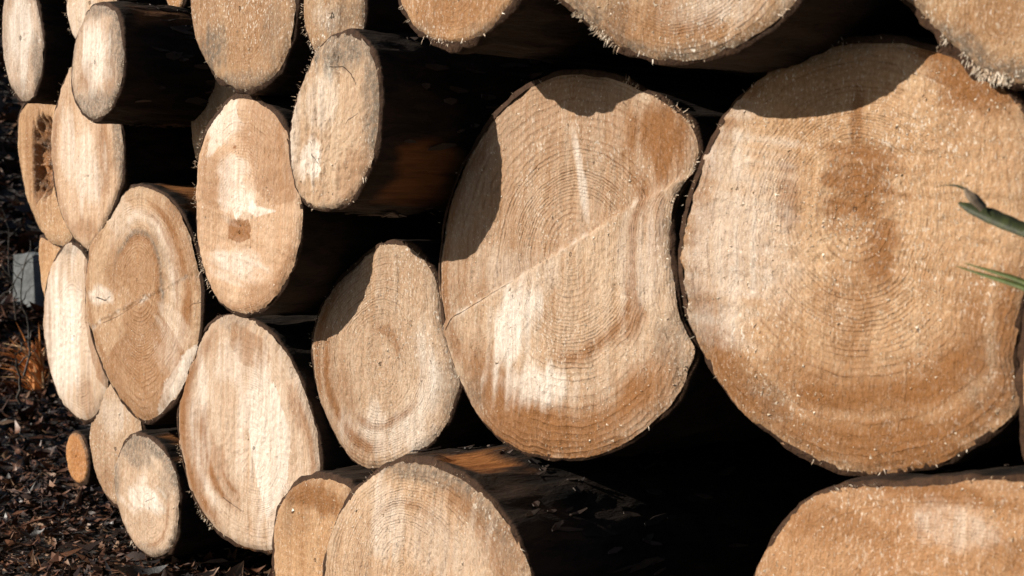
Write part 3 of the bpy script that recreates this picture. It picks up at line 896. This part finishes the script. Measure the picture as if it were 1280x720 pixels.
make_log([(170, 543), (156, 549), (146, 568), (140, 596), (143, 626), (150, 651), (162, 675), (176, 690), (191, 697), (206, 692), (217, 675), (221, 646),
          (221, 615), (214, 585), (201, 562), (187, 548)], 0.042, "small oval log jutting out at the bottom left, standing just over the leaves",
         pith=(187, 635), bands=[('stain', 0.75, 0.05, -40, 70, 0.5), ('pale', 0.5, 0.1, 150, 60, 0.6)], res=1.6, tilt=(-0.04, 0.02), blobs=[("grey", 172, 562, 30, 22, 0.8), ("pale", 180, 625, 30, 18, 0.95, -15), ("grey", 208, 600, 10, 40, 0.5), ("grey", 190, 690, 24, 10, 0.6),
                ("grey", 145, 610, 5, 40, 0.5)],
         cracks=[([(183, 627), (194, 622)], 0.0008, 0.0005)], splinter=36, splinter_where=[(-90, 30)], crumbs=175, ring_mm=4.4, ring_vis=0.5, heart=0.0,
         tint=(1.0, 1.04, 1.15), saw=R_(70), saw_amt=0.45, edge_grey=0.6, grain=0.75, bare=[(60, 30, 0.02, 0.3, 0.7)])
make_log(ell(95, 573, 13, 33, -7, 12), -0.02, "thin orange log end low at the left, beside the leaf-covered ground", ring_vis=0.35, heart=0.7, tint=(0.92, 0.62, 0.36), edge_grey=0.8,
         bark=0.005)
make_log([(286, 393), (263, 400), (246, 420), (233, 450), (223, 485), (219, 520), (222, 560), (230, 596), (243, 630), (260, 655), (285, 677), (312, 688),
          (338, 690), (362, 678), (382, 650), (395, 618), (399, 582), (393, 540), (381, 500), (366, 462), (346, 430), (322, 406), (304, 396)], 0.03,
         "tall smooth pale log at the lower left with brown streaks down its left side", pith=(318, 560), polys=[('stain', 0.4, [(292, 402), (330, 423), (339, 448), (326, 462), (302, 455), (289, 430)]), ('pale', 0.85, [(318, 470), (345, 480), (362, 540), (360, 600), (335, 650), (322, 600), (312, 540)])], bands=[('stain', 0.92, 0.05, 180, 60, 1.0), ('stain', 0.70, 0.04, 200, 45, 1.0), ('stain', 0.56, 0.03, 215, 30, 0.8), ('pale', 0.80, 0.04, 190, 40, 0.7), ('stain', 0.92, 0.04, 10, 40, 0.6)], res=1.5, tilt=(0.03, 0.0),
         blobs=[("stain", 240, 540, 14, 110, 0.5, -8), ("stain", 275, 580, 10, 50, 0.35, -25), ("pale", 330, 560, 30, 110, 0.7, -8), ("pale", 255, 520, 8, 60, 0.5),
                ("grey", 290, 400, 24, 14, 0.5), ("stain", 375, 520, 10, 50, 0.4, -20), ("pale", 290, 450, 24, 30, 0.4)],
         cracks=[([(279, 622), (292, 632), (304, 640)], 0.0012, 0.0004)], splinter=96, splinter_where=[(215, 25)], crumbs=315, ring_mm=5.0, ring_vis=0.45,
         heart=0.0, tint=(1.04, 1.09, 1.22), saw=R_(-10), saw_amt=0.5, grain=0.65, bare=[(-75, 30, 0.0, 0.3, 0.8)])
# --- bottom row
make_log([(343, 650), (338, 690), (340, 722), (346, 755), (362, 778), (390, 782), (420, 770), (438, 735), (446, 690), (446, 640), (436, 612), (420, 604), (400, 597), (376, 602), (356, 620)], 0.07,
         "brown-topped log at the bottom edge, behind its larger pale neighbour", pith=(395, 700), res=1.2, blobs=[("stain", 400, 625, 50, 20, 0.8), ("grey", 360, 640, 10, 40, 0.3)],
         crumbs=244, splinter=36, ring_vis=0.3, heart=0.1, tint=(0.94, 0.80, 0.66), bark=0.008, scraps=200)
make_log([(520, 577), (490, 580), (461, 596), (436, 620), (416, 655), (405, 690), (400, 722), (404, 765), (422, 805), (455, 832), (505, 845), (565, 838), (615, 812),
          (648, 770), (660, 730), (655, 702), (640, 669), (615, 634), (585, 604), (550, 584)], 0.12,
         "large pale log at the bottom edge with an orange bare patch on its bark", pith=(505, 725), bands=[('grey', 0.95, 0.05, 60, 60, 0.7), ('stain', 0.88, 0.06, 30, 40, 0.6), ('stain', 0.7, 0.03, 90, 60, 0.4)], res=1.5, tilt=(0.0, 0.03),
         blobs=[("grey", 520, 590, 60, 16, 0.7), ("grey", 600, 640, 26, 20, 0.4, 45), ("pale", 480, 650, 26, 50, 0.5), ("stain", 630, 690, 30, 40, 0.4), ("pale", 560, 680, 60, 40, 0.3)],
         crumbs=1050, splinter=120, ring_mm=4.0, ring_vis=0.7, heart=0.0, tint=(1.03, 1.0, 1.0), saw=R_(-10), bark=0.005, scraps=240,
         bare=[(72, 22, 0.012, 0.12, 1.0)], grain=1.0)
make_log([(930, 745), (941, 716), (956, 688), (976, 655), (1005, 627), (1042, 611), (1100, 606), (1180, 602), (1240, 600), (1300, 601), (1350, 620), (1392, 670), (1405, 750),
          (1395, 850), (1350, 940), (1270, 990), (1150, 1000), (1030, 960), (955, 880), (928, 800)], 0.06,
         "flat-topped brown log in the bottom right corner", pith=(1170, 790), res=1.3, tilt=(0.0, 0.06),
         blobs=[("stain", 1030, 660, 70, 40, 0.45), ("stain", 1150, 612, 150, 14, 0.6), ("pale", 1200, 660, 60, 30, 0.4), ("stain", 1260, 700, 40, 40, 0.4)],
         crumbs=1260, splinter=156, ring_vis=0.3, ring_mm=5, heart=0.2,
         tint=(0.88, 0.72, 0.58), saw=R_(70), bark=0.004, scraps=160, grain=0.95)
make_log([(1291, 352), (1281, 400), (1276, 450), (1275, 500), (1277, 550), (1286, 585), (1320, 592), (1400, 560), (1440, 480), (1430, 400), (1380, 340), (1325, 325)], 0.055,
         "edge of a log with dark bark at the right margin, below the green blades", ring_vis=0.3, tint=(0.9, 0.76, 0.6), bark=0.008)

# unseen logs added above and beside the picture to shade the gaps
shade_logs = [(-60, -60, 40, 85), (60, -130, 45, 90), (180, -135, 55, 80), (420, -160, 70, 90), (1560, 330, 130, 230), (660, -260, 95, 110),
       (1100, -420, 130, 160), (500, -360, 110, 150), (250, -240, 75, 95), (1570, 800, 150, 200)]
for i, (hx, hy, hrx, hry) in enumerate(shade_logs):
    make_log(ell(hx, hy, hrx, hry, 0, 12), float(rng.uniform(-0.02, 0.08)), "unseen pale sawn log added outside the picture to shade the stack", group="unseen logs added outside the picture for shade", ring_vis=0.4)

# ------------------------------------------------------------------ leaf litter
def litter(name, count, rmin, rmax, amin, amax, size, seed, label):
    r = np.random.default_rng(seed)
    # polar about the camera foot: angle from the pile normal, distance
    th = np.radians(r.uniform(amin, amax, count))
    rr = np.exp(r.uniform(math.log(rmin), math.log(rmax), count))
    cx = -np.sin(th) * rr
    cy = -1.3 + np.cos(th) * rr
    cz = ground_z(cx, cy) + r.uniform(0.0, 0.018, count)
    s = size * r.gamma(4.0, 0.25, count) * np.clip(rr / 3.2, 0.9, 2.2)
    asp = r.uniform(0.10, 0.40, count)
    yaw = r.uniform(0, 6.283, count)
    pit = r.normal(0, 0.30, count)
    rol = r.normal(0, 0.45, count)
    curl = r.normal(0.15, 0.35, count)
    # leaf sheet: 3 stations x 2 + two tips
    st = np.array([(-1, 0), (-0.4, 0.8), (-0.4, -0.8), (0.25, 1.0), (0.25, -1.0), (1, 0), (-0.4, 0), (0.25, 0)])
    V = np.empty((count, 8, 3))
    for k, (u, v) in enumerate(st):
        lx = u * s
        ly = v * s * asp * r.uniform(0.7, 1.2, count)
        lz = curl * s * (u * u) + (np.abs(v) * 0.5 * s * asp * np.where(r.random(count) < 0.7, 1, -1) if v else 0)
        a1 = lx * np.cos(pit) - lz * np.sin(pit)
        z1 = lx * np.sin(pit) + lz * np.cos(pit)
        b1 = ly * np.cos(rol) - z1 * np.sin(rol)
        z2 = ly * np.sin(rol) + z1 * np.cos(rol)
        V[:, k, 0] = cx + a1 * np.cos(yaw) - b1 * np.sin(yaw)
        V[:, k, 1] = cy + a1 * np.sin(yaw) + b1 * np.cos(yaw)
        V[:, k, 2] = cz + z2
    b = np.arange(count)[:, None, None] * 8
    T = np.array([(0, 6, 1), (0, 2, 6), (1, 6, 7), (1, 7, 3), (6, 2, 4), (6, 4, 7), (3, 7, 5), (7, 4, 5)])
    o = mesh_np(name, V.reshape(-1, 3), (b + T[None]).reshape(-1, 3), MAT_LITTER, smooth=True)
    tag(o, label, "leaf litter", kind="stuff")
    return o


litter("leaf_litter", 46000, 2.0, 6.0, 40, 76, 0.0145, 3, "wet dark brown leaf litter and bark chips covering the ground")
litter("leaf_litter", 24000, 5.0, 14.0, 58, 78, 0.018, 4, "dark fallen leaves covering the rising bank behind the stack")


# ------------------------------------------------------------------ things on the ground at the left
def simple_material(name, c0, c1, scale=30, rough=0.7, bump=0.5, dist=0.004, stretch=(1, 1, 1), spec=0.4):
    m = NT(name)
    co = m.mapping(m.n("ShaderNodeTexCoord").outputs["Object"], scale=stretch)
    a = m.noise(co, scale, 5, 0.65)
    m.link(m.mix(m.ramp(a, [(0.3, 0.0), (0.7, 1.0)]), c0, c1), m.b.inputs["Base Color"])
    m.b.inputs["Roughness"].default_value = rough
    m.b.inputs["Specular IOR Level"].default_value = spec
    m.link(m.bump(a, bump, dist), m.b.inputs["Normal"])
    return m.m


def tube(path, radii, sides=6):
    """verts, faces of a tapering tube along a 3-D path"""
    path = np.asarray(path, float)
    V, F = [], []
    k = len(path)
    for i in range(k):
        d = path[min(i + 1, k - 1)] - path[max(i - 1, 0)]
        d /= np.linalg.norm(d) + 1e-9
        s1 = np.cross(d, (0.21, 0.35, 0.9)); s1 /= np.linalg.norm(s1) + 1e-9
        s2 = np.cross(d, s1)
        for j in range(sides):
            a = 2 * math.pi * j / sides
            V.append(path[i] + (s1 * math.cos(a) + s2 * math.sin(a)) * radii[i])
    for i in range(k - 1):
        for j in range(sides):
            j2 = (j + 1) % sides
            F.append((i * sides + j, i * sides + j2, (i + 1) * sides + j2, (i + 1) * sides + j))
    return np.array(V), np.array(F)


def wander(p0, p1, n, amp, seed):
    r = np.random.default_rng(seed)
    t = np.linspace(0, 1, n)[:, None]
    P = np.asarray(p0) * (1 - t) + np.asarray(p1) * t
    w = np.cumsum(r.normal(0, amp, (n, 3)), axis=0)
    w -= w[0] * (1 - t) + w[-1] * t
    return P + w


# grey marker stone on the bank
bp = ground_at(40, 388)
dist = np.linalg.norm(bp - CAM)
k_ = dist / F_PX                                  # metres per photo pixel there
right = np.array((math.cos(R_(66)), math.sin(R_(66)), 0))
sr = np.array((math.cos(R_(24)), math.sin(R_(24)), 0)); sb = np.array((-math.sin(R_(24)), math.cos(R_(24)), 0))
back = np.array((-math.sin(R_(66)), math.cos(R_(66)), 0))
hw, hh, hd = 17 * k_, 68 * k_, 14 * k_
V, F = [], []
NN = 9
for face_ax in range(6):
    b0 = len(V)
    for i in range(NN):
        for j in range(NN):
            u, v = i / (NN - 1) * 2 - 1, j / (NN - 1) * 2 - 1
            q3 = [(u, v, 1), (v, u, -1), (1, u, v), (-1, v, u), (v, 1, u), (u, -1, v)][face_ax]
            V.append(q3)
    for i in range(NN - 1):
        for j in range(NN - 1):
            F.append((b0 + i * NN + j, b0 + (i + 1) * NN + j, b0 + (i + 1) * NN + j + 1, b0 + i * NN + j + 1))
V = np.array(V, float)
nrm = V / np.linalg.norm(V, axis=1, keepdims=True)
V = V * 0.86 + nrm * 0.16
V += nrm * (0.10 * fbm(V[:, 0] * 1.6, V[:, 1] * 1.6, V[:, 2] * 1.6, 31, 4))[:, None]
V[:, 0] *= 1 - 0.10 * V[:, 2]
VW = bp + V[:, :1] * hw * sr + V[:, 1:2] * hd * sb + (V[:, 2:3] + 0.82) * hh * 0.55 * np.array((0.0, 0, 1))
st = mesh_np("marker_stone", VW, np.array(F), simple_material("grey_stone", (0.07, 0.078, 0.082), (0.21, 0.22, 0.22), 14, 0.85, 0.6, 0.02), loc=bp)
st.location = bp
tag(st, "pale grey stone block on the dark bank, behind thin twigs at the far left", "stone")

# splintered orange stump
sp_ = ground_at(46, 492)
kk = np.linalg.norm(sp_ - CAM) / F_PX
root = empty("splintered_stump", sp_)
MAT_SPLIT = simple_material("split_orange_wood", (0.28, 0.08, 0.014), (0.62, 0.25, 0.06), 1.0, 0.6, 0.6, 0.003, (140, 140, 12))
MAT_SPLITPALE = simple_material("split_pale_wood", (0.55, 0.32, 0.14), (0.80, 0.58, 0.34), 1.0, 0.55, 0.5, 0.003, (140, 140, 12))
r = np.random.default_rng(12)
Vt, Ft = tube([sp_ + (0, 0, -0.03), sp_ + (0, 0, 25 * kk), sp_ + (0, 0, 44 * kk)], [10 * kk, 8 * kk, 5 * kk], 24)
a_ = np.arctan2(Vt[:, 1] - sp_[1], Vt[:, 0] - sp_[0])
lvl = np.repeat([0, 1, 2], 24)
Vt[:, 2] += (lvl == 2) * np.abs(fbm(np.cos(a_) * 5, np.sin(a_) * 5, 0 * a_, 9, 3)) * 40 * kk
rd = 1 + 0.25 * fbm(np.cos(a_) * 4, np.sin(a_) * 4, lvl * 1.0, 10, 3)
Vt[:, 0] = sp_[0] + (Vt[:, 0] - sp_[0]) * rd
Vt[:, 1] = sp_[1] + (Vt[:, 1] - sp_[1]) * rd
tip = np.array([sp_ + (0, 0, 36 * kk)])
Ft2 = np.array([(48 + j, 48 + (j + 1) % 24, 72) for j in range(24)])
mesh_np("stump_wood", np.vstack([Vt, tip]), [Ft, Ft2], MAT_SPLIT, root, smooth=False, loc=sp_)
for i in range(85):
    an = r.uniform(0, 6.283)
    rad = r.uniform(2, 14) * kk
    P0 = sp_ + np.array((math.cos(an) * rad, math.sin(an) * rad, r.uniform(4, 48) * kk))
    L = r.uniform(20, 50) * kk
    out = np.array((math.cos(an), math.sin(an), 0)) * r.uniform(0.1, 0.9) + np.array((0, 0, 1)) * r.uniform(0.5, 1.2) - right * r.uniform(0.0, 0.9)
    out /= np.linalg.norm(out)
    w = r.uniform(0.5, 1.6) * kk
    V1, F1 = tube([P0, P0 + out * L * 0.5, P0 + out * L + np.array((0, 0, -0.15 * L))], [w, w * 0.8, w * 0.12], 4)
    mesh_np("splinter", V1, F1, MAT_SPLITPALE if i % 3 == 0 else MAT_SPLIT, root, smooth=False, loc=sp_)
tag(root, "broken orange stump with upright splinters beside the narrow white log", "stump")

# thin dark twigs in front of the stone
MAT_TWIG = simple_material("twig_bark", (0.016, 0.012, 0.009), (0.07, 0.055, 0.042), 60, 0.6)
twigs = [((30, 470), (38, 300), 1.2, "thin upright twig crossing the grey stone"), ((2, 330), (60, 410), 1.0, "thin twig slanting down across the grey stone"),
         ((0, 372), (55, 300), 0.8, "thin twig rising rightwards over the grey stone"), ((26, 505), (24, 420), 1.6, "short pale upright twig left of the orange stump"),
         ((20, 400), (2, 260), 0.8, "bare twig leaning left at the left margin above the stone"), ((6, 640), (60, 600), 1.6, "dark stick lying on the leaves at the lower left")]
for i, (a0, a1, w, lab) in enumerate(twigs):
    g0 = ground_at(*a0)
    dep = np.linalg.norm(g0 - CAM) - (0.3 if i < 5 else 0.0)
    d0, d1 = ray(*a0), ray(*a1)
    P0 = CAM + d0 / np.linalg.norm(d0) * dep
    P1 = CAM + d1 / np.linalg.norm(d1) * (dep if i < 5 else np.linalg.norm(ground_at(*a1) - CAM))
    if i < 5:
        P0[2] = max(P0[2], float(ground_z(P0[0], P0[1])) - 0.01)
    else:
        P0[2] += 0.012; P1[2] += 0.016
    n = 14
    path = wander(P0, P1, n, 0.006, 50 + i)
    kk2 = dep / F_PX
    V1, F1 = tube(path, np.linspace(w * 1.3, w * 0.4, n) * kk2, 5)
    rt = empty("twig", P0)
    tw = mesh_np("stem", V1, F1, MAT_TWIG, rt, loc=P0)
    rr_ = np.random.default_rng(90 + i)
    for b in range(3 if i < 5 else 1):
        j = rr_.integers(4, n - 2)
        dv = path[j + 1] - path[j]
        side = right * rr_.choice((-1, 1)) * 0.9 + np.array((0, 0, rr_.uniform(-0.2, 0.9)))
        L = rr_.uniform(14, 36) * kk2
        e = path[j] + (dv / np.linalg.norm(dv) * 0.6 + side) * L * 0.8
        V2, F2 = tube(wander(path[j], e, 8, 0.004, 200 + i * 7 + b), np.linspace(w * 0.7, w * 0.25, 8) * kk2, 4)
        mesh_np("side_shoot", V2, F2, MAT_TWIG, rt, loc=P0)
    tag(rt, lab, "twig")

# ------------------------------------------------------------------ green blades at the right margin
MAT_LEAF = simple_material("dark_green_leaf", (0.010, 0.013, 0.004), (0.048, 0.058, 0.014), 1.0, 0.6, 0.6, 0.001, (200, 200, 20))
MAT_GRASS = simple_material("grass_blade", (0.045, 0.062, 0.012), (0.095, 0.12, 0.028), 1.0, 0.6, 0.3, 0.001, (200, 200, 20))
MAT_DRY = simple_material("dry_leaf_tip", (0.10, 0.07, 0.045), (0.24, 0.18, 0.12), 120, 0.7)


def blade(name, path, widths, fold, mat, parent, loc):
    """folded leaf blade: V-shaped section, closed underside, along a path"""
    path = np.asarray(path, float)
    k = len(path)
    V, F = [], []
    for i in range(k):
        d = path[min(i + 1, k - 1)] - path[max(i - 1, 0)]
        d /= np.linalg.norm(d)
        up = np.array((0.25, -0.75, 0.6)); up -= d * up.dot(d); up /= np.linalg.norm(up)
        sd = np.cross(d, up)
        w = widths[i]
        V += [path[i] + sd * w + up * w * fold, path[i] + up * w * 0.12, path[i] - sd * w + up * w * fold, path[i] - up * w * 0.18]
    for i in range(k - 1):
        for j in range(4):
            j2 = (j + 1) % 4
            F.append((i * 4 + j, i * 4 + j2, i * 4 + 4 + j2, i * 4 + 4 + j))
    return mesh_np(name, np.array(V), np.array(F), mat, parent, loc=loc)


def px_path(pts, p, n=26):
    P = np.array([at(x, y, p + dp) for x, y, dp in pts])
    seg = np.r_[0, np.cumsum(np.linalg.norm(np.diff(P, axis=0), axis=1))]
    out = []
    u = np.linspace(0, seg[-1], n)
    for c in range(3):
        out.append(np.interp(u, seg, P[:, c]))
    out = np.stack(out, -1)
    for _ in range(2):
        out[1:-1] = 0.25 * out[:-2] + 0.5 * out[1:-1] + 0.25 * out[2:]
    return out


PB = 0.16
foot = at(1560, 1000, PB); foot[2] = float(ground_z(foot[0], foot[1]))
rt = empty("leaf_shoot", foot)
up_ = px_path([(1560, 1150, 0), (1500, 700, 0), (1440, 420, 0), (1360, 325, 0), (1280, 290, 0)], PB, 30)
up_[:, :] = up_
up_[0] = foot
V1, F1 = tube(up_, np.linspace(0.004, 0.0028, 30), 8)
mesh_np("stem", V1, F1, MAT_LEAF, rt, loc=foot)
lp = px_path([(1310, 303, 0), (1280, 290, 0), (1255, 280, 0), (1230, 269, 0), (1212, 261, 0), (1198, 254, 0)], PB, 18)
wd = (1 + 0.05 * np.sin(np.arange(18) * 1.9)) * np.interp(np.linspace(0, 1, 18), [0, 0.3, 0.6, 0.85, 1], [0.005, 0.007, 0.0075, 0.0055, 0.0012])
blade("leaf", lp, wd, 0.5, MAT_LEAF, rt, foot)
dp_ = px_path([(1228, 262, 0.004), (1218, 252, 0.008), (1210, 243, 0.010), (1206, 235, 0.01)], PB, 12)
blade("withered_leaf", dp_, np.interp(np.linspace(0, 1, 12), [0, 0.5, 1], [0.004, 0.0048, 0.0012]), 0.9, MAT_DRY, rt, foot)
V1, F1 = tube(px_path([(1206, 236, 0.01), (1196, 232, 0.012), (1182, 231, 0.013), (1169, 234, 0.013)], PB, 20), np.interp(np.linspace(0, 1, 20), [0, 0.4, 0.5, 1], [0.0012, 0.0009, 0.0004, 0.0002]), 6)
mesh_np("leaf_tip", V1, F1, MAT_LEAF, rt, loc=foot)
tag(rt, "dark green leaf with a withered curled tip reaching in from the right margin", "leaf")

foot = at(1520, 1100, PB); foot[2] = float(ground_z(foot[0], foot[1]))
rt = empty("grass_tuft", foot)
for pts, w in (([(1400, 480, 0), (1340, 385, 0), (1280, 351, 0), (1240, 340, 0), (1206, 329, 0)], 0.0036),
               ([(1402, 490, 0.004), (1340, 392, 0.004), (1280, 358, 0.004), (1240, 348, 0.004), (1196, 333, 0.004)], 0.0036),
               ([(1440, 520, 0.01), (1420, 300, 0.01), (1380, 200, 0.01), (1330, 120, 0.01)], 0.004)):
    pth = px_path([(1520, 1150, 0), (1470, 760, 0)] + pts, PB, 40)
    pth[0] = foot
    blade("blade", pth, np.interp(np.linspace(0, 1, 40), [0, 0.7, 0.92, 1], [w, w, w * 0.7, w * 0.12]), 0.35, MAT_GRASS, rt, foot)
tag(rt, "thin green grass blades, two side by side, below the dark leaf at the right margin", "grass")
